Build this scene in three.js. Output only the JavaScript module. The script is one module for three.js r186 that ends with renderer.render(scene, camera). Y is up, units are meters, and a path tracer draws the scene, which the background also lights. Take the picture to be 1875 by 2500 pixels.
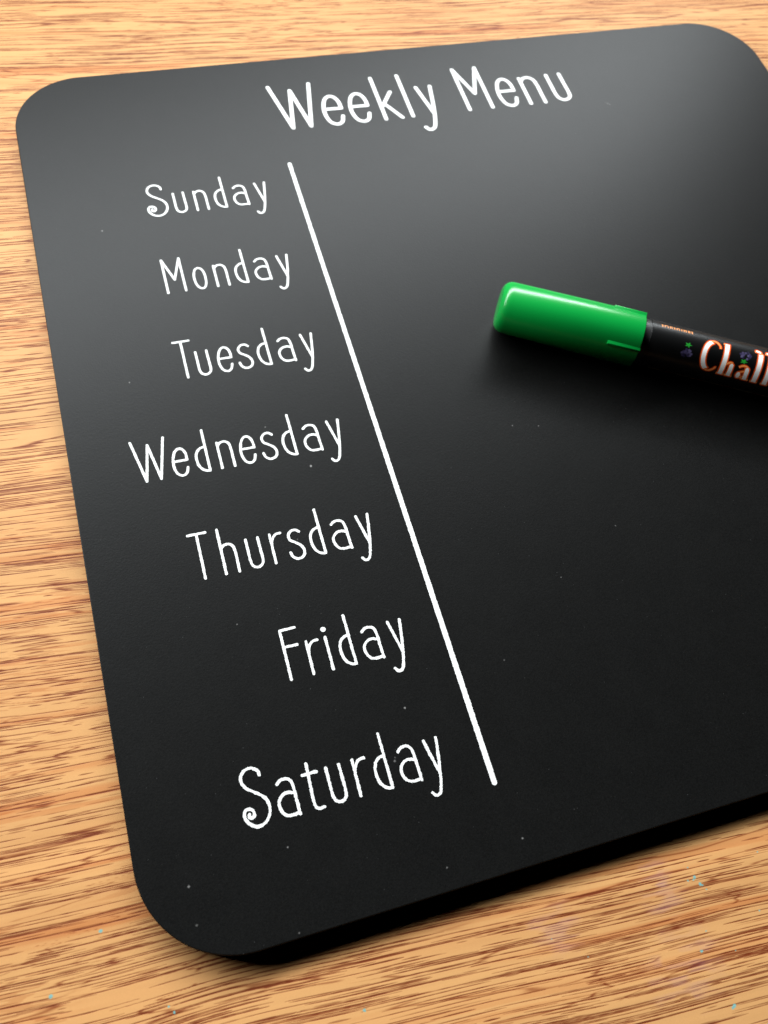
import * as THREE from 'three';
import { mergeGeometries, toCreasedNormals } from 'three/addons/utils/BufferGeometryUtils.js';
import { RectAreaLightUniformsLib } from 'three/addons/lights/RectAreaLightUniformsLib.js';

// ---------------------------------------------------------------- camera, light, exposure
const BOARD_TOP = 0.0047;                                   // height of the board's face over the table
const scene = new THREE.Scene();
scene.background = new THREE.Color(0x000000);
const camera = new THREE.PerspectiveCamera(58.99, 0.75, 0.01, 20);
camera.position.set(0.02367, 0.21733 + BOARD_TOP, 0.28576);
camera.up.set(0.19891, 0.45559, -0.86768);
camera.lookAt(camera.position.clone().add(new THREE.Vector3(0.22418, -0.88305, -0.41227)));
camera.focus = 0.236;
camera.userData.fStop = 22;

const renderer = new THREE.WebGLRenderer({ antialias: true });
renderer.toneMapping = THREE.LinearToneMapping;
renderer.toneMappingExposure = 1.0;
renderer.shadowMap.enabled = true;

// one window, beyond the far edge of the table and out of the frame: the only source of light
const WIN = { x: -0.03, y: 0.475, z: -0.36, w: 1.62, h: 0.17, turn: 14 * Math.PI / 180, power: 37 };
RectAreaLightUniformsLib.init();
const daylight = new THREE.RectAreaLight(new THREE.Color(0.93, 0.98, 1.0), WIN.power, WIN.w, WIN.h);
daylight.position.set(WIN.x + 0.012 * Math.sin(WIN.turn), WIN.y, WIN.z + 0.012 * Math.cos(WIN.turn));
daylight.lookAt(WIN.x + Math.sin(WIN.turn), WIN.y, WIN.z + Math.cos(WIN.turn));
scene.add(daylight);

// ---------------------------------------------------------------- helpers
let seed = 7;
const rnd = () => { seed = (seed * 1664525 + 1013904223) >>> 0; return seed / 4294967296; };
const clamp = (v, a = 0, b = 1) => Math.min(b, Math.max(a, v));
const smooth = (a, b, v) => { const t = clamp((v - a) / (b - a)); return t * t * (3 - 2 * t); };
const hash = (x, y, s) => { let h = Math.imul(x, 374761393) ^ Math.imul(y, 668265263) ^ Math.imul(s, 1274126177); h = Math.imul(h ^ (h >>> 13), 1274126177); return ((h ^ (h >>> 16)) >>> 0) / 4294967296; };
function noise(x, y, s = 1) {                               // value noise, 0..1
  const i = Math.floor(x), j = Math.floor(y), u = x - i, v = y - j, a = u * u * (3 - 2 * u), b = v * v * (3 - 2 * v);
  const p = hash(i, j, s), q = hash(i + 1, j, s), r = hash(i, j + 1, s), t = hash(i + 1, j + 1, s);
  return (p + (q - p) * a) * (1 - b) + (r + (t - r) * a) * b;
}
const fbm = (x, y, s) => 0.55 * noise(x, y, s) + 0.3 * noise(x * 2.1, y * 2.1, s + 1) + 0.15 * noise(x * 4.3, y * 4.3, s + 2);
function mesh(name, geometry, material, parent) {
  const m = new THREE.Mesh(geometry, material);
  m.name = name; m.castShadow = m.receiveShadow = true; parent.add(m);
  return m;
}
function thing(name, label, category) {
  const g = new THREE.Group(); g.name = name; g.userData = { label, category }; scene.add(g);
  return g;
}
function texture(w, h, data, srgb) {
  const t = new THREE.DataTexture(data, w, h, THREE.RGBAFormat);
  t.magFilter = THREE.LinearFilter; t.minFilter = THREE.LinearMipmapLinearFilter; t.generateMipmaps = true;
  t.wrapS = t.wrapT = THREE.RepeatWrapping; if (srgb) t.colorSpace = THREE.SRGBColorSpace; t.needsUpdate = true;
  return t;
}
const toSRGB = (c) => 255 * (c <= 0.0031308 ? 12.92 * c : 1.055 * Math.pow(c, 1 / 2.4) - 0.055);

// ---------------------------------------------------------------- window (outside the frame)
{
  const win = thing('window', 'bright wide window beyond the far edge of the wooden table', 'window');
  win.position.set(WIN.x, WIN.y, WIN.z); win.rotation.y = WIN.turn;
  const paint = new THREE.MeshStandardMaterial({ color: 0xd8d6d0, roughness: 0.5 });
  const bar = (w, h, x, y) => { const b = mesh('window_frame', new THREE.BoxGeometry(w, h, 0.05), paint, win); b.position.set(x, y, -0.02); };
  bar(WIN.w + 0.12, 0.06, 0, WIN.h / 2 + 0.03); bar(WIN.w + 0.12, 0.06, 0, -WIN.h / 2 - 0.03);
  bar(0.06, WIN.h, -WIN.w / 2 - 0.03, 0); bar(0.06, WIN.h, WIN.w / 2 + 0.03, 0);
  const pane = mesh('pane', new THREE.BoxGeometry(WIN.w, WIN.h, 0.006), new THREE.MeshStandardMaterial({ color: 0x000000, emissive: new THREE.Color(0.97, 1, 1), emissiveIntensity: 1, roughness: 0.4 }), win);
  pane.position.z = 0;
}

// ---------------------------------------------------------------- table: one sheet of open-pored reddish wood
const GRAIN = 4.2 * Math.PI / 180;
// board/table coordinates in mm (x right, y away) -> grain coordinates in mm (along, across)
const MID = [140, -135];
const toGrain = (x, y) => { const c = Math.cos(GRAIN), s = Math.sin(GRAIN); return [(x - MID[0]) * c - (y - MID[1]) * s, (x - MID[0]) * s + (y - MID[1]) * c]; };
const WOOD = { nx: 2048, ny: 2048, lx: 420, ly: 212, edge: 1 };          // one sheet per half of the table, finer across the grain than along it
const cyan = [[125.3, -293, .4], [124.8, -293.4, .25], [126, -294.8, .42], [126.4, -295.1, .25], [123.4, -293.2, .24], [120, -307.9, .36], [122.6, -320.2, .42], [122.0, -320.5, .34], [122.9, -304.4, .18], [93.7, -301.6, .18],
  [137.5, -304, .22], [143.2, -292, .18], [124.6, -290.5, .18], [127, -296.2, .18], [128, -310.1, .14], [86.9, -295.8, .16], [-9.2, -266.6, .4], [-20.8, -276.3, .42], [2.2, -285, .25], [3.1, -286.4, .3], [42, -297.4, .34]].map(([x, y, r]) => [...toGrain(x, y), r]);
const lilac = [[114.6, -310, 9], [88.9, -294.2, 6], [116.3, -295.4, 5], [116.2, -289.4, 4]].map(([x, y, r]) => [...toGrain(x, y), r]);
const wave = (x, y) => 3.2 * (noise(x / 85, y / 60, 21) - 0.5) + 1.1 * (noise(x / 28, y / 18, 22) - 0.5);
const patchAt = (x, y) => smooth(0.5, 0.68, fbm(x / 55, y / 26, 51));         // where the fibres are interlocked and short flecks show
// open pores: long thin tapering grooves, the same list for both halves
const pores = [];
for (let n = 0; n < 48000; n++) {
  const x = (rnd() - 0.5) * WOOD.lx * 1.1, y = (rnd() - 0.5) * 2 * WOOD.ly, f = patchAt(x, y), a = rnd(), b = rnd(), c = rnd(), pick = rnd();
  if (n < 23000) { if (pick < (0.35 + 0.65 * smooth(0.3, 0.7, noise(x / 90, y / 3.1, 81))) * (1 - 0.6 * f)) pores.push([x, y, 9 + 36 * a * a, 0.075 + 0.09 * b * b, 0.85 + 0.35 * c]); }
  else if (pick < 0.16 + 0.6 * f) pores.push([x, y, 1.8 + 7 * a, 0.07 + 0.09 * b, 0.5 + 0.5 * c]);
}
function woodTextures(y0) {                                   // y0: grain coordinate of the sheet's first row
  const { nx, ny, lx, ly } = WOOD, mx = lx / nx, my = ly / ny;
  const groove = new Float32Array(nx * ny);
  for (const [px, py, len, wid, amp] of pores) {
    if (py < y0 - 4 || py > y0 + ly + 4) continue;
    const base = wave(px, py), n = Math.ceil(len / mx);
    for (let t = 0; t <= n; t++) {
      const s = t / n, x = px + s * len, y = py - (wave(x, py) - base), i = Math.round((x + lx / 2) / mx);
      if (i < 0 || i >= nx) continue;
      const w = wid * Math.pow(Math.sin(Math.PI * clamp(s * 0.96 + 0.02)), 0.6) * (0.7 + 0.6 * noise(x / 1.7, py * 3, 71)), a = amp * (0.65 + 0.5 * noise(x / 2.6, py * 5, 72));
      const c = (y - y0) / my, r = w / my;
      for (let j = Math.max(0, Math.floor(c - r - 1)); j <= Math.min(ny - 1, c + r + 1); j++) groove[j * nx + i] = Math.max(groove[j * nx + i], a * clamp(r + 0.5 - Math.abs(j - c)));
    }
  }
  const color = new Uint8Array(nx * ny * 4), relief = new Uint8Array(nx * ny * 4);
  const A = [0.56, 0.292, 0.112], B = [0.44, 0.145, 0.042], D = [0.15, 0.03, 0.009], c = [0, 0, 0];
  for (let j = 0; j < ny; j++) for (let i = 0; i < nx; i++) {
    const k = j * nx + i, x = i * mx - lx / 2, y = j * my + y0, yy = y + wave(x, y);
    const xs = x + (noise(yy / 0.5, 3.1, 11) - 0.5) * 11 + (noise(yy / 1.6, 7.7, 12) - 0.5) * 13;   // every fibre is shifted along the grain by its own amount
    // growth layers cut nearly flat: long loops whose ends go ragged because of that shift
    const h = yy / 7 + 3.8 * (fbm(xs / 95, yy / 34, 31) - 0.5) + 0.9 * (noise(xs / 22, yy / 11, 34) - 0.5), layer = Math.floor(h), f = h - layer, strong = hash(layer, 5, 77);
    const near = (f - 0.5) / (0.02 + 0.03 * strong), line = Math.abs(near) < 3 ? Math.exp(-near * near) * (0.55 + 0.45 * strong) * smooth(0.3, 0.44, noise(xs / 16, yy / 2.2, 36)) : 0;
    const band = smooth(0.5, 0.9, noise(xs / 130, yy / 3.2, 41)) * smooth(0.4, 0.65, noise(x / 60, yy / 1.1, 42));
    const fleck = smooth(0.64, 0.74, noise(xs / 4.6, yy / 0.4, 54)) * patchAt(x, y);
    const g = groove[k], d = clamp(0.8 * line + 0.12 * fleck + g), r = clamp(0.6 * band + 0.5 * line + 0.3 * fleck + 0.25 * (noise(xs / 70, yy / 5, 61) - 0.4) + 0.25 * g);
    const tone = 1 + 0.16 * (noise(x / 120, y / 7, 91) - 0.5) + 0.06 * (noise(x / 14, y / 0.6, 92) - 0.5) + 0.06 * (hash(i, j, 93) - 0.5);
    for (let q = 0; q < 3; q++) { const m = A[q] + (B[q] - A[q]) * r; c[q] = (m + (D[q] - m) * d) * tone; }
    for (const [px, py, pr] of lilac) {                       // rubbed-in purple ink with a torn outline
      const dd = Math.abs(y - py) < pr * 1.6 ? Math.hypot(x - px, (y - py) * 1.2) : 1e9;
      if (dd < pr * 1.6) { const a = 0.16 * smooth(pr * 1.3, pr * 0.35, dd + pr * 0.9 * (fbm(x / 3, y / 1.2, 95) - 0.5)) * smooth(0.32, 0.6, noise(x / 5, y / 0.9, 96)); for (let q = 0; q < 3; q++) c[q] += ([0.33, 0.2, 0.27][q] - c[q]) * a; }
    }
    for (const [px, py, pr] of cyan) {                        // dried drops of turquoise paint
      const dd = Math.abs(y - py) < 1 ? Math.hypot(x - px, y - py) : 1e9;
      if (dd < pr * 1.6) { const a = 0.85 * smooth(pr * 1.05, pr * 0.75, dd + pr * 0.5 * (noise(x / 0.35, y / 0.35, 97) - 0.5)); for (let q = 0; q < 3; q++) c[q] += ([0.13, 0.38, 0.38][q] - c[q]) * a; }
    }
    for (let q = 0; q < 3; q++) color[k * 4 + q] = clamp(toSRGB(Math.max(0, c[q])), 0, 255);
    relief[k * 4] = relief[k * 4 + 1] = relief[k * 4 + 2] = clamp(200 - 150 * g, 0, 255);
    color[k * 4 + 3] = relief[k * 4 + 3] = 255;
  }
  return { map: texture(nx, ny, color, true), bumpMap: texture(nx, ny, relief, false) };
}
{
  const parts = [], woods = [], { lx, ly, edge } = WOOD, c = Math.cos(GRAIN), s = Math.sin(GRAIN);
  for (const side of [1, -1]) {                               // far half, near half, meeting along one line of the grain
    const y0 = side > 0 ? -edge : edge - ly;
    woods.push(new THREE.MeshPhysicalMaterial({ ...woodTextures(y0), bumpScale: 0.00006, roughness: 0.5, metalness: 0, specularIntensity: 0.3 }));
    const deep = side > 0 ? 330 : 480, quad = [[-620, 0], [680, 0], [680, side * deep], [-620, side * deep]];   // grain coordinates, mm
    const toBoard = ([u, v]) => new THREE.Vector2((u * c + v * s + MID[0]) / 1000, (-u * s + v * c + MID[1]) / 1000);
    const g = new THREE.ExtrudeGeometry(new THREE.Shape(quad.map(toBoard)), { depth: 0.028, bevelEnabled: false });
    g.rotateX(-Math.PI / 2); g.translate(0, -0.028, 0); g.clearGroups();
    const p = g.attributes.position, uv = g.attributes.uv;
    for (let i = 0; i < p.count; i++) { const q = toGrain(p.getX(i) * 1000, -(p.getZ(i) + p.getY(i)) * 1000); uv.setXY(i, q[0] / lx + 0.5, (q[1] - y0) / ly); }
    parts.push(g);
  }
  const table = mesh('table', mergeGeometries(parts, true), woods, scene);
  table.userData = { label: 'reddish brown open grained wooden table top under the black menu board', category: 'table', kind: 'structure' };
}

// ---------------------------------------------------------------- chalkboard
const SIZE = 0.281, HIGH = 0.280, RAD = 0.0232;
const board = thing('chalkboard', 'square matt black menu board with rounded corners and white weekday lettering on the wooden table', 'chalkboard');
{
  const N = 2048, color = new Uint8Array(N * N * 4), relief = new Uint8Array(N * N * 4), mm = 281 / N;
  for (let j = 0; j < N; j++) for (let i = 0; i < N; i++) {
    const k = (j * N + i) * 4, x = i * mm, y = j * mm;
    const grain = 0.55 * hash(i, j, 201) + 0.45 * hash(i >> 1, j >> 1, 202);
    const b = 0.005 * (1 + 0.9 * (grain - 0.5) + 0.25 * (fbm(x / 6, y / 6, 203) - 0.5));
    const dust = hash(i, j, 205) > 0.9997 ? 0.008 + 0.09 * Math.pow(hash(i, j, 206), 3) : 0;
    const c = [b + dust, b * 0.99 + dust, b * 0.95 + dust];
    for (let q = 0; q < 3; q++) color[k + q] = clamp(Math.round(toSRGB(c[q]) + hash(i, j, 207) - 0.5), 0, 255);
    relief[k] = relief[k + 1] = relief[k + 2] = clamp(255 * (0.4 * hash(i >> 1, j >> 1, 208) + 0.6 * fbm(x / 0.3, y / 0.3, 209)), 0, 255);
    color[k + 3] = relief[k + 3] = 255;
  }
  // crumbs of chalk lying on the face: x, y from the far left corner in mm, radius
  for (const [x, y, r, v] of [[123.5, -165.6, .2, .5], [131.1, -167.3, .2, .5], [62.9, -166.1, .34, .8], [53.5, -151.1, .22, .5], [10.9, -263.4, .3, .5], [11.1, -271.5, .26, .25], [33.6, -261.2, .2, .6], [31.9, -279, .18, .4], [20.5, -70.8, .3, .6],
    [19.6, -128.6, .24, .6], [33.7, -206.5, .22, .4], [68.7, -237.4, .26, .7], [62.6, -249.1, .3, .35], [62.9, -248.3, .2, .3], [86.6, -273.8, .26, .5], [67.4, -275.1, .2, .4], [206.9, -39.2, .25, .12], [207.5, -39.8, .35, .2], [208.1, -40.4, .3, .2], [97, -232, .2, .3], [54, -187, .2, .3], [120, -214, .18, .4], [141, -203, .2, .3]]) {
    const cx = x / mm, cy = (y + 280) / mm, rr = r / mm;
    for (let j = Math.floor(cy - rr - 1); j <= cy + rr + 1; j++) for (let i = Math.floor(cx - rr - 1); i <= cx + rr + 1; i++) {
      if (i < 0 || j < 0 || i >= N || j >= N) continue;
      const a = clamp(rr + 0.5 - Math.hypot(i - cx, j - cy) * (0.8 + 0.5 * hash(i, j, 210))), k = (j * N + i) * 4;
      for (let q = 0; q < 3; q++) color[k + q] += (toSRGB(0.3 * v * [1, 0.97, 0.93][q]) - color[k + q]) * a;
    }
  }
  const map = texture(N, N, color, true), bumpMap = texture(N, N, relief, false);
  for (const t of [map, bumpMap]) { t.repeat.set(1 / SIZE, 1 / SIZE); t.offset.set(0, 0.280 / SIZE); }
  const paint = new THREE.MeshPhysicalMaterial({ map, bumpMap, bumpScale: 0.00002, roughness: 0.40, specularIntensity: 0.24, metalness: 0 });
  const s = new THREE.Shape(), B = 0.00022, w = SIZE, h = HIGH, r = RAD;
  s.moveTo(r, 0); s.lineTo(w - r, 0); s.absarc(w - r, -r, r, Math.PI / 2, 0, true); s.lineTo(w, -h + r); s.absarc(w - r, -h + r, r, 0, -Math.PI / 2, true);
  s.lineTo(r, -h); s.absarc(r, -h + r, r, -Math.PI / 2, -Math.PI, true); s.lineTo(0, -r); s.absarc(r, -r, r, Math.PI, Math.PI / 2, true);
  const g = new THREE.ExtrudeGeometry(s, { depth: BOARD_TOP - 2 * B - 0.0002, bevelEnabled: true, bevelSize: B, bevelOffset: -B, bevelThickness: B, bevelSegments: 4, curveSegments: 40 });
  g.rotateX(-Math.PI / 2); g.translate(0, B + 0.0002, 0);
  const panel = toCreasedNormals(g, 0.6), p = panel.attributes.position, n = panel.attributes.normal;
  for (let i = 0; i < p.count; i += 3) {                     // the faces stay flat right up to the eased edge
    const y = [p.getY(i), p.getY(i + 1), p.getY(i + 2)];
    if (Math.max(...y) - Math.min(...y) < 1e-6) for (let q = i; q < i + 3; q++) n.setXYZ(q, 0, y[0] > 0.002 ? 1 : -1, 0);
  }
  mesh('board_panel', panel, paint, board);
}

// ---------------------------------------------------------------- lettering: a narrow round-ended stroke alphabet, mm, baseline at 0
const GLYPHS = {
  S: '0,10.9 -.17,11.83 -.86,12.58 -1.88,12.95 -3.02,12.78 -3.96,12.03 -4.4,10.89 -4.22,9.66 -3.34,8.43 -1.87,7.32 -.41,6.16 .52,4.76 .76,3.23 .43,1.79 -.45,.52 -1.69,-.19 -3.07,-.17 -4.28,.58 -5.09,1.79 -5.2,3.03 -4.7,3.87 -3.8,3.92 -3.02,3.25 -3.05,2.29 -3.62,1.9 -4.21,2.3 -4.05,2.82',
  a: '0,7.68 .96,8.42 2.27,8.47 3.17,7.88 3.55,6.31 3.6,3.4 3.72,-.05;3.4,4.8 2.31,5.28 .97,5.13 -.21,4.09 -.5,2.96 -.18,1.44 .68,.39 1.89,.13 3.55,.25',
  d: '0,13.07 0,.04;0,7.75 -1.27,7.5 -2.33,6.59 -2.84,5.39 -2.95,3.86 -2.64,1.99 -1.83,.72 -.83,.12 0,.04',
  y: '0,8.61 -.99,2.7 -2.01,-1.86 -2.72,-3.83 -3.35,-4.38 -4.06,-4.39 -4.65,-3.62;-3.23,8.61 -1.6,.4',
  e: '0,4.66 -.12,6.77 -.8,8.19 -1.74,8.56 -2.76,7.85 -3.51,6.01 -3.82,4.1 -3.65,2.09 -2.96,.53 -1.77,.04 -.79,.62 -.21,2.29;-3.75,4.72 0,4.66',
  s: '0,7.66 -.87,8.38 -2.07,8.26 -2.98,7.16 -2.82,5.74 -1.53,4.68 -.32,3.54 .16,1.99 -.28,.65 -1.37,.05 -2.36,.17 -3.2,.99 -3.52,2.2',
  u: '0,8.4 .02,5 .06,2.12 .42,.78 1.34,.13 2.36,.32 3.08,1.04 3.27,2.1 3.24,5 3.2,8.43',
  n: '0,8.22 0,.06;.05,7 .35,7.6 1.05,8.15 2.16,8.25 3.1,7.47 3.44,5.78 3.46,3 3.47,0',
  o: '0,8.24 -.89,7.79 -1.57,5.95 -1.72,3.84 -1.39,1.66 -.45,.25 .62,.23 1.37,1.68 1.62,3.93 1.5,6.1 .87,7.72 0,8.24',
  T: '-2.2,12.95 2.4,12.95;.05,12.8 0,.1',
  h: '0,13.03 0,.06;.02,7.3 .86,8.16 2.18,8.28 3.16,7.51 3.48,5.78 3.47,3 3.44,.05',
  r: '0,8.58 -.08,.1;-.02,5.2 .24,6.6 .94,7.74 1.77,8.31 2.82,8.4',
  i: '0,8.55 -.06,.05', F: '0,12.93 -.04,0;0,12.93 3.84,12.95;0,8.45 3.39,8.38',
  t: '0,10.53 -.12,6 -.26,1.59 -.01,.44 .73,-.1 1.88,.02;-1.49,8.2 2.01,8.2',
  W: '-2.52,13.05;0,.3;1.86,11.44;3.84,.3;6.32,13', M: '0,.15;0,13.1;2.76,4.93;5.3,13.07;5.35,.2',
  k: '0,12.86 0,.02;3.12,8.04 .45,4.15;.85,4.7 3.65,0', l: '0,12.86 0,.06',
};
function strokes(ch) {
  const parse = (s) => s.split(' ').map((q) => q.split(',').map(Number));
  if (ch === 'W' || ch === 'M') return [GLYPHS[ch].split(';').map((q) => parse(q)[0])];
  return GLYPHS[ch].split(';').map((s) => {
    const p = parse(s);
    return p.length < 4 ? p : new THREE.CatmullRomCurve3(p.map(([x, y]) => new THREE.Vector3(x, y, 0)), false, 'centripetal').getPoints(p.length * 5).map((v) => [v.x, v.y]);
  });
}
// the inked outline of a set of strokes, found as the zero line of their distance field: one closed sheet per letter, a little ragged at its rim
function inked(lines, dots, radius, rough, key) {
  const cell = radius > 0.7 ? 0.16 : 0.11, pad = radius + 3 * cell, segs = [];
  let x0 = 1e9, y0 = 1e9, x1 = -1e9, y1 = -1e9;
  const grow = (x, y, e) => { x0 = Math.min(x0, x - e); x1 = Math.max(x1, x + e); y0 = Math.min(y0, y - e); y1 = Math.max(y1, y + e); };
  for (const l of lines) for (let i = 0; i < l.length; i++) { grow(l[i][0], l[i][1], pad); if (i) segs.push([...l[i - 1], ...l[i]]); }
  for (const [x, y, r] of dots) grow(x, y, r + pad);
  const nx = Math.ceil((x1 - x0) / cell) + 1, ny = Math.ceil((y1 - y0) / cell) + 1, f = new Float64Array(nx * ny);
  for (let j = 0; j < ny; j++) for (let i = 0; i < nx; i++) {
    const x = x0 + i * cell, y = y0 + j * cell; let d = 1e9;
    for (const [ax, ay, bx, by] of segs) { const dx = bx - ax, dy = by - ay, t = clamp(((x - ax) * dx + (y - ay) * dy) / (dx * dx + dy * dy || 1)); d = Math.min(d, Math.hypot(x - ax - t * dx, y - ay - t * dy) - radius); }
    for (const [cx, cy, r] of dots) d = Math.min(d, Math.hypot(x - cx, y - cy) - r);
    f[j * nx + i] = d + rough * (0.1 * (noise(x / 1.1, y / 1.1, key) - 0.5) + 0.13 * Math.pow(noise(x / 0.33, y / 0.33, key + 1), 2) - 0.14 * Math.pow(noise(x / 0.24, y / 0.24, key + 2), 5));
  }
  const next = new Map(), at = new Map();
  const edge = (i, j, v) => {                               // crossing on the right (v = 0) or upper (v = 1) edge of node i, j
    const id = (j * nx + i) * 2 + v;
    if (!at.has(id)) { const a = f[j * nx + i], b = v ? f[(j + 1) * nx + i] : f[j * nx + i + 1], t = clamp(a / (a - b), 0.02, 0.98); at.set(id, new THREE.Vector2(x0 + (i + (v ? 0 : t)) * cell, y0 + (j + (v ? t : 0)) * cell)); }
    return id;
  };
  for (let j = 0; j < ny - 1; j++) for (let i = 0; i < nx - 1; i++) {
    const a = f[j * nx + i] < 0, b = f[j * nx + i + 1] < 0, c = f[(j + 1) * nx + i + 1] < 0, d = f[(j + 1) * nx + i] < 0;
    const E = [() => edge(i, j, 0), () => edge(i + 1, j, 1), () => edge(i, j + 1, 0), () => edge(i, j, 1)];
    const link = (p, q) => next.set(E[p](), E[q]());
    switch (a + 2 * b + 4 * c + 8 * d) {                     // inside is kept on the left
      case 1: link(0, 3); break; case 2: link(1, 0); break; case 3: link(1, 3); break; case 4: link(2, 1); break;
      case 5: link(0, 3); link(2, 1); break; case 6: link(2, 0); break; case 7: link(2, 3); break; case 8: link(3, 2); break;
      case 9: link(0, 2); break; case 10: link(1, 0); link(3, 2); break; case 11: link(1, 2); break; case 12: link(3, 1); break;
      case 13: link(0, 1); break; case 14: link(3, 0); break;
    }
  }
  const rings = [];
  while (next.size) {
    const ring = []; let id = next.keys().next().value;
    while (next.has(id)) { ring.push(at.get(id)); const n = next.get(id); next.delete(id); id = n; }
    if (ring.length > 5) rings.push(ring);
  }
  const outer = rings.filter((r) => THREE.ShapeUtils.area(r) > 0), holes = rings.filter((r) => THREE.ShapeUtils.area(r) < 0);
  const inside = (p, r) => { let c = false; for (let i = 0, j = r.length - 1; i < r.length; j = i++) if ((r[i].y > p.y) !== (r[j].y > p.y) && p.x < (r[j].x - r[i].x) * (p.y - r[i].y) / (r[j].y - r[i].y) + r[i].x) c = !c; return c; };
  return outer.map((r) => { const s = new THREE.Shape(r); for (const h of holes) if (inside(h[0], r)) s.holes.push(new THREE.Path(h)); return s; });
}
const ink = new THREE.MeshStandardMaterial({ color: new THREE.Color(0.74, 0.74, 0.72), roughness: 0.8 });
function inkMesh(name, shapes, parent) {
  const g = new THREE.ExtrudeGeometry(shapes, { depth: 0.09, bevelEnabled: false, curveSegments: 1 });
  g.rotateX(-Math.PI / 2); g.scale(0.001, 0.001, 0.001);
  return mesh(name, g, ink, parent);
}
// each line of writing: title or day, height of its baseline, then the place of every letter
const WRITING = [
  ['Weekly', -35.75, 1.655, [89.7, 108.6, 118.2, 122.97, 132.95, 143.5]], ['Menu', -35.75, 1.655, [154.5, 174.2, 178.33, 189.38]],
  ['Sunday', -67.3, 1, [41, 44.36, 50.9, 60.2, 63.7, 74.1]], ['Monday', -98.9, 1, [35.92, 46.21, 50.96, 60.2, 63.7, 74.1]],
  ['Tuesday', -130.25, 1, [35.95, 39.52, 49.3, 54.82, 60.2, 63.75, 74.06]], ['Wednesday', -161.5, 1, [19.11, 30.62, 36.05, 39.37, 49.12, 54.75, 60.25, 63.74, 74]],
  ['Thursday', -192.5, 1, [28.64, 34.04, 40.75, 47.16, 54.95, 60.4, 63.81, 74.1]], ['Friday', -223.6, 1, [43.64, 49.37, 54.33, 60.2, 63.7, 74]], ['Saturday', -254.8, 1, [31.03, 34.46, 42.07, 46.34, 52.81, 60.5, 64, 73.95]],
];
WRITING.forEach(([text, base, scale, places], row) => {
  const word = new THREE.Group();
  word.name = 'word'; word.userData = { label: 'white hand drawn word ' + text }; board.add(word);
  word.position.set(0, BOARD_TOP, 0);
  [...text].forEach((ch, n) => {
    const rough = 0.25 + 0.13 * Math.max(0, row - 2), lines = strokes(ch).map((l) => l.map(([x, y]) => [x * scale, y * scale]));
    const dots = ch === 'i' ? [[0, 10.7, 0.68]] : [];
    const m = inkMesh('letter', inked(lines, dots, scale > 1 ? 0.71 : 0.37, rough, 300 + row * 40 + n * 3), word);
    m.position.set(places[n] / 1000, 0, -base / 1000);
  });
});
{
  const m = inkMesh('divider_line', inked([[[0, 0], [0, -208.2]]], [], 0.69, 0.7, 900), board);
  m.position.set(0.0844, BOARD_TOP, 0.0518);
}

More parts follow.
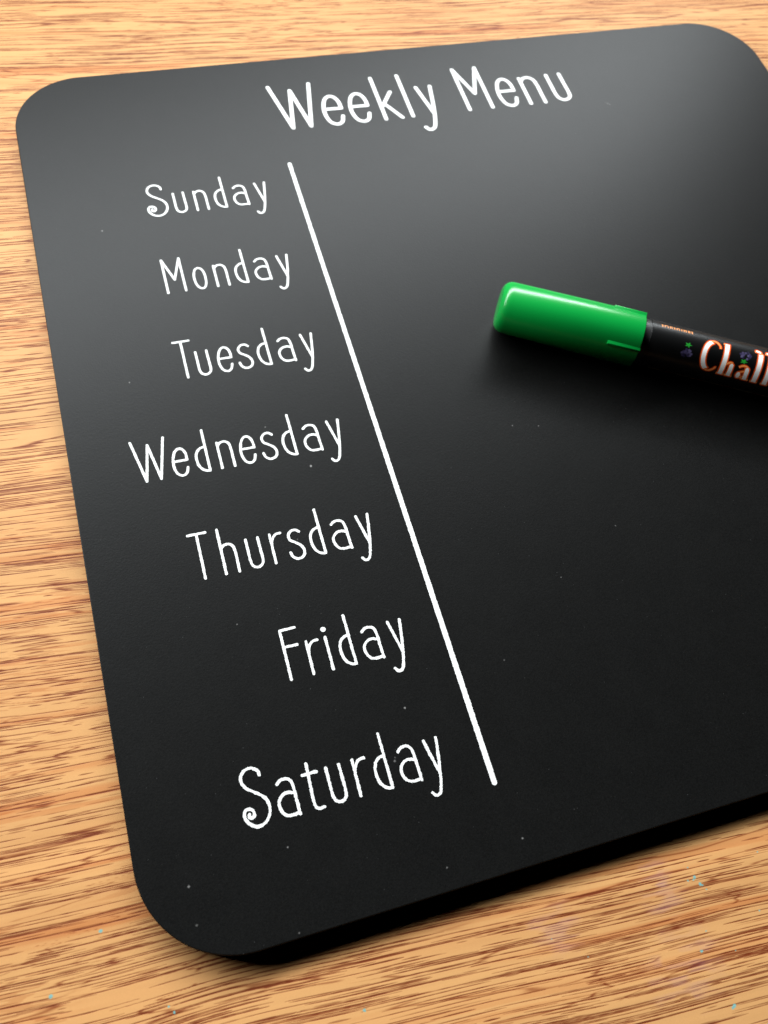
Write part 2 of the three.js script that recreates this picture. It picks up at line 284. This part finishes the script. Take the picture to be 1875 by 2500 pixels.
// ---------------------------------------------------------------- marker: axis along its own x, z towards the viewer, lying on the board
const marker = thing('marker_pen', 'black marker pen with a green cap lying on the black menu board', 'marker');
marker.position.set(0.170, BOARD_TOP + 0.0082, 0.15025);
marker.rotation.y = -28.75 * Math.PI / 180;
function turned(profile, crease = 0.7, seg = 96) {          // [along, radius] in mm, turned about the pen's axis; u runs along, v around from the top towards the viewer
  const g = new THREE.LatheGeometry(profile.map(([a, r]) => new THREE.Vector2(r / 1000, a / 1000)), seg);
  g.rotateZ(-Math.PI / 2);
  return toCreasedNormals(g, crease);
}
const arc = (a0, r0, R, from, to, n = 10) => Array.from({ length: n + 1 }, (_, i) => { const t = (from + (to - from) * i / n) * Math.PI / 180; return [a0 + R * Math.cos(t), r0 + R * Math.sin(t)]; });
{
  const green = new THREE.MeshPhysicalMaterial({ color: new THREE.Color(0.002, 0.275, 0.04), roughness: 0.26, specularIntensity: 0.8, ior: 1.5 });
  const R = 3.1, e = -45.4;
  const profile = [[e, 0.001], [e, 7.75 - R - 0.8], ...arc(e + R, 7.75 - R, R, 176, 90, 14), [-20, 8.05], [-2.4, 8.2], ...arc(-2.4, 7.9, 0.3, 90, 0, 4), [-2.1, 7.1], [-6, 7.05]];
  const cap = mesh('cap', turned(profile, 0.5), green, marker);
  for (const deg of [-29, 61, 151, 241]) {                    // low ribs at the open end
    const s = new THREE.Shape(); s.moveTo(-0.75, -0.3); s.lineTo(-0.75, 0.02); s.lineTo(-0.16, 0.66); s.quadraticCurveTo(0, 0.76, 0.16, 0.66); s.lineTo(0.75, 0.02); s.lineTo(0.75, -0.3); s.closePath();
    const g = new THREE.ExtrudeGeometry(s, { depth: 9.7, bevelEnabled: true, bevelSize: 0.06, bevelThickness: 0.06, bevelOffset: -0.06, bevelSegments: 2 });
    g.rotateY(Math.PI / 2); g.translate(-11.9, 8.1, 0); g.scale(0.001, 0.001, 0.001);
    const rib = mesh('rib', toCreasedNormals(g, 0.5), green, cap);
    rib.rotation.x = deg * Math.PI / 180;
  }
  const black = new THREE.MeshPhysicalMaterial({ color: new THREE.Color(0.012, 0.012, 0.013), roughness: 0.35 });
  mesh('collar', turned([[-5.5, 6.6], [-0.05, 6.75], [0.3, 6.75]]), new THREE.MeshPhysicalMaterial({ color: new THREE.Color(0.016, 0.016, 0.016), roughness: 0.42 }), marker);
  mesh('end_plug', turned([[92, 6.6], [92, 8.1], [92.3, 8.2], [101, 8.1], ...arc(101, 6.6, 1.5, 90, 0, 6), [102.5, 0.001]], 0.5), black, marker);

  // printed sleeve; artwork in mm: x along the pen from the sleeve's edge, y around it from the top towards the viewer
  const RS = 7.0, LEN = 93, ROUND = 2 * Math.PI * RS, PX = 2000 / LEN;
  const cv = document.createElement('canvas'); cv.width = 2000; cv.height = Math.round(ROUND * PX);
  const c = cv.getContext('2d'); c.fillStyle = '#060606'; c.fillRect(0, 0, cv.width, cv.height);
  c.setTransform(PX, 0, 0, PX, 0, 0); c.lineJoin = 'round'; c.lineCap = 'butt';
  const Y = (deg) => (deg + 90) * Math.PI / 180 * RS;
  // a bunch of grapes with a leaf
  const grapes = (x, y, flip) => {
    for (let n = 0; n < 30; n++) { const a = rnd() * 6.3, q = Math.sqrt(rnd()); c.fillStyle = ['#3a3450', '#2a2440', '#4a4462', '#1c182e'][n % 4]; c.beginPath(); c.arc(x + Math.cos(a) * q * 1.7, y + Math.sin(a) * q * 1.25, 0.36, 0, 7); c.fill(); }
    c.fillStyle = '#1f8a2c'; c.beginPath();
    for (let n = 0; n < 22; n++) { const t = n / 22 * 6.283, q = 0.72 + 0.3 * Math.cos(5 * t) + 0.08 * Math.cos(10 * t); c.lineTo(x - 0.2 + Math.cos(t) * q * 1.1, y + flip * 1.9 + Math.sin(t) * q * 0.8); }
    c.fill();
  };
  grapes(11.6, Y(43), -1.25); grapes(28.6, Y(14), 1.05);
  // lettering: thick white stems, thin joins, everything rimmed in orange and dark red
  const word = new Path2D(), thin = new Path2D(), T = Y(-5), Bs = Y(73.5), X = Y(39);
  const stem = (x, top, bottom = Bs, w = 1.3) => word.rect(x - w / 2, top, w, bottom - top);
  const mid = (T + Bs) / 2, hh = (Bs - T) / 2;
  word.ellipse(18.6, mid, 2.75, hh - 0.1, 0, Math.PI * 0.60, Math.PI * 1.40); word.ellipse(19.4, mid, 2.3, hh - 0.9, 0, Math.PI * 1.42, Math.PI * 0.58, true); word.closePath();
  thin.ellipse(18.9, mid, 2.7, hh - 0.2, 0, Math.PI * 1.3, Math.PI * 1.76); thin.lineTo(20.95, T + 2.3);
  thin.moveTo(21.0, Bs - 1.5); thin.ellipse(18.9, mid, 2.7, hh - 0.2, 0, Math.PI * 0.24, Math.PI * 0.7);
  stem(22.9, T + 0.1); thin.moveTo(21.7, T + 0.25); thin.lineTo(23.3, T + 0.25);
  thin.moveTo(23.4, X + 1.3); thin.quadraticCurveTo(24.3, X - 0.2, 25.4, X + 0.3);
  word.moveTo(24.7, Bs); word.lineTo(24.7, X + 0.9); word.quadraticCurveTo(25.3, X - 0.1, 25.8, X + 0.8); word.lineTo(25.95, Bs); word.closePath();
  thin.moveTo(27.5, X + 0.9); thin.quadraticCurveTo(28.6, X - 0.3, 30.0, X + 0.4);
  word.moveTo(29.7, Bs); word.lineTo(29.5, X + 0.9); word.quadraticCurveTo(30.1, X, 30.6, X + 0.9); word.lineTo(30.85, Bs); word.closePath();
  thin.moveTo(29.6, X + 1.7); thin.quadraticCurveTo(27.9, X + 1.9, 27.7, Bs - 0.9); thin.quadraticCurveTo(28.3, Bs + 0.3, 29.7, Bs - 1.1);
  word.ellipse(28.05, Bs - 1.05, 0.6, 0.95, 0, 0, Math.PI * 2);
  stem(33.1, T + 0.9, Bs, 1.35); thin.moveTo(31.2, T + 0.35); thin.quadraticCurveTo(32.4, T - 0.25, 33.6, T + 0.9); word.ellipse(32.3, T + 0.0, 0.85, 0.4, 0.25, 0, Math.PI * 2);
  stem(36.3, T + 0.9, Bs, 1.35); thin.moveTo(34.3, T + 0.35); thin.quadraticCurveTo(35.6, T - 0.25, 36.8, T + 0.9); word.ellipse(35.5, T + 0.0, 0.85, 0.4, 0.25, 0, Math.PI * 2);
  thin.moveTo(37, Bs - 2.4); thin.lineTo(39.6, X + 0.4); word.moveTo(37.6, Bs - 2.9); word.lineTo(38.8, Bs - 3.4); word.lineTo(41.2, Bs); word.lineTo(39.6, Bs); word.closePath();
  for (const x of [22.9, 25.3, 30.3, 33.1, 36.3]) { thin.moveTo(x - 1.15, Bs - 0.15); thin.lineTo(x + 1.15, Bs - 0.15); }
  c.strokeStyle = '#4a0d02'; c.lineWidth = 1.05; c.stroke(word); c.lineWidth = 1.25; c.stroke(thin);
  c.strokeStyle = '#e2581a'; c.lineWidth = 0.7; c.stroke(word); c.lineWidth = 0.85; c.stroke(thin);
  c.strokeStyle = '#f6a25c'; c.lineWidth = 0.3; c.stroke(thin);
  c.fillStyle = '#f4f2ee'; c.fill(word);
  // small orange print near the top, a fruit border on the underside
  c.fillStyle = '#d98a4a';
  { let x = 2.8; for (const w of [0.5, 1.3, 0.9, 0.5, 1.1, 0.4, 1.0, 0.8, 0.5]) { c.fillRect(x, Y(-19), w, 0.35); c.fillRect(x + 0.1, Y(-19) + 0.35, 0.28, 0.75); c.fillRect(x + w - 0.28, Y(-19) + 0.3, 0.28, 0.8); x += w + 0.32; } }
  c.fillStyle = '#b9ab86';
  for (let x = 3; x < 90; x += 0.9) c.fillRect(x, Y(118) + 0.4 * (rnd() - 0.5), 0.7 + 0.3 * rnd(), 2.4 + 0.6 * (rnd() - 0.5));
  for (let x = 9.5; x < 90; x += 9.2) { c.fillStyle = '#8c1f18'; c.beginPath(); c.ellipse(x, Y(118) + 1.2, 2.2, 1.5, 0, 0, 7); c.fill(); }
  const art = new THREE.CanvasTexture(cv); art.colorSpace = THREE.SRGBColorSpace; art.wrapT = THREE.RepeatWrapping;
  const seg = 120, pos = [], nor = [], uv = [], idx = [];
  const rows = [[0, RS - 0.26, 0], [0, RS - 0.06, 0], [0.06, RS, 1], [LEN - 0.06, RS, 1], [LEN, RS - 0.06, 0]];
  rows.forEach(([a, r, up]) => { for (let s = 0; s <= seg; s++) { const t = s / seg * Math.PI * 2; pos.push(a / 1000, r / 1000 * Math.cos(t), r / 1000 * Math.sin(t)); nor.push(up ? 0 : -1, up * Math.cos(t), up * Math.sin(t)); uv.push(a / LEN, 0.75 - s / seg); } });
  for (let q = 0; q < rows.length - 1; q++) for (let s = 0; s < seg; s++) { const i = q * (seg + 1) + s, j = i + seg + 1; idx.push(i, i + 1, j, i + 1, j + 1, j); }
  const g = new THREE.BufferGeometry();
  g.setAttribute('position', new THREE.Float32BufferAttribute(pos, 3)); g.setAttribute('normal', new THREE.Float32BufferAttribute(nor, 3)); g.setAttribute('uv', new THREE.Float32BufferAttribute(uv, 2)); g.setIndex(idx);
  const sleeve = mesh('label_sleeve', g, new THREE.MeshPhysicalMaterial({ map: art, roughness: 0.33, ior: 1.5 }), marker);
  sleeve.userData.label = 'glossy black printed sleeve with white and orange lettering and grapes';
}

renderer.render(scene, camera);
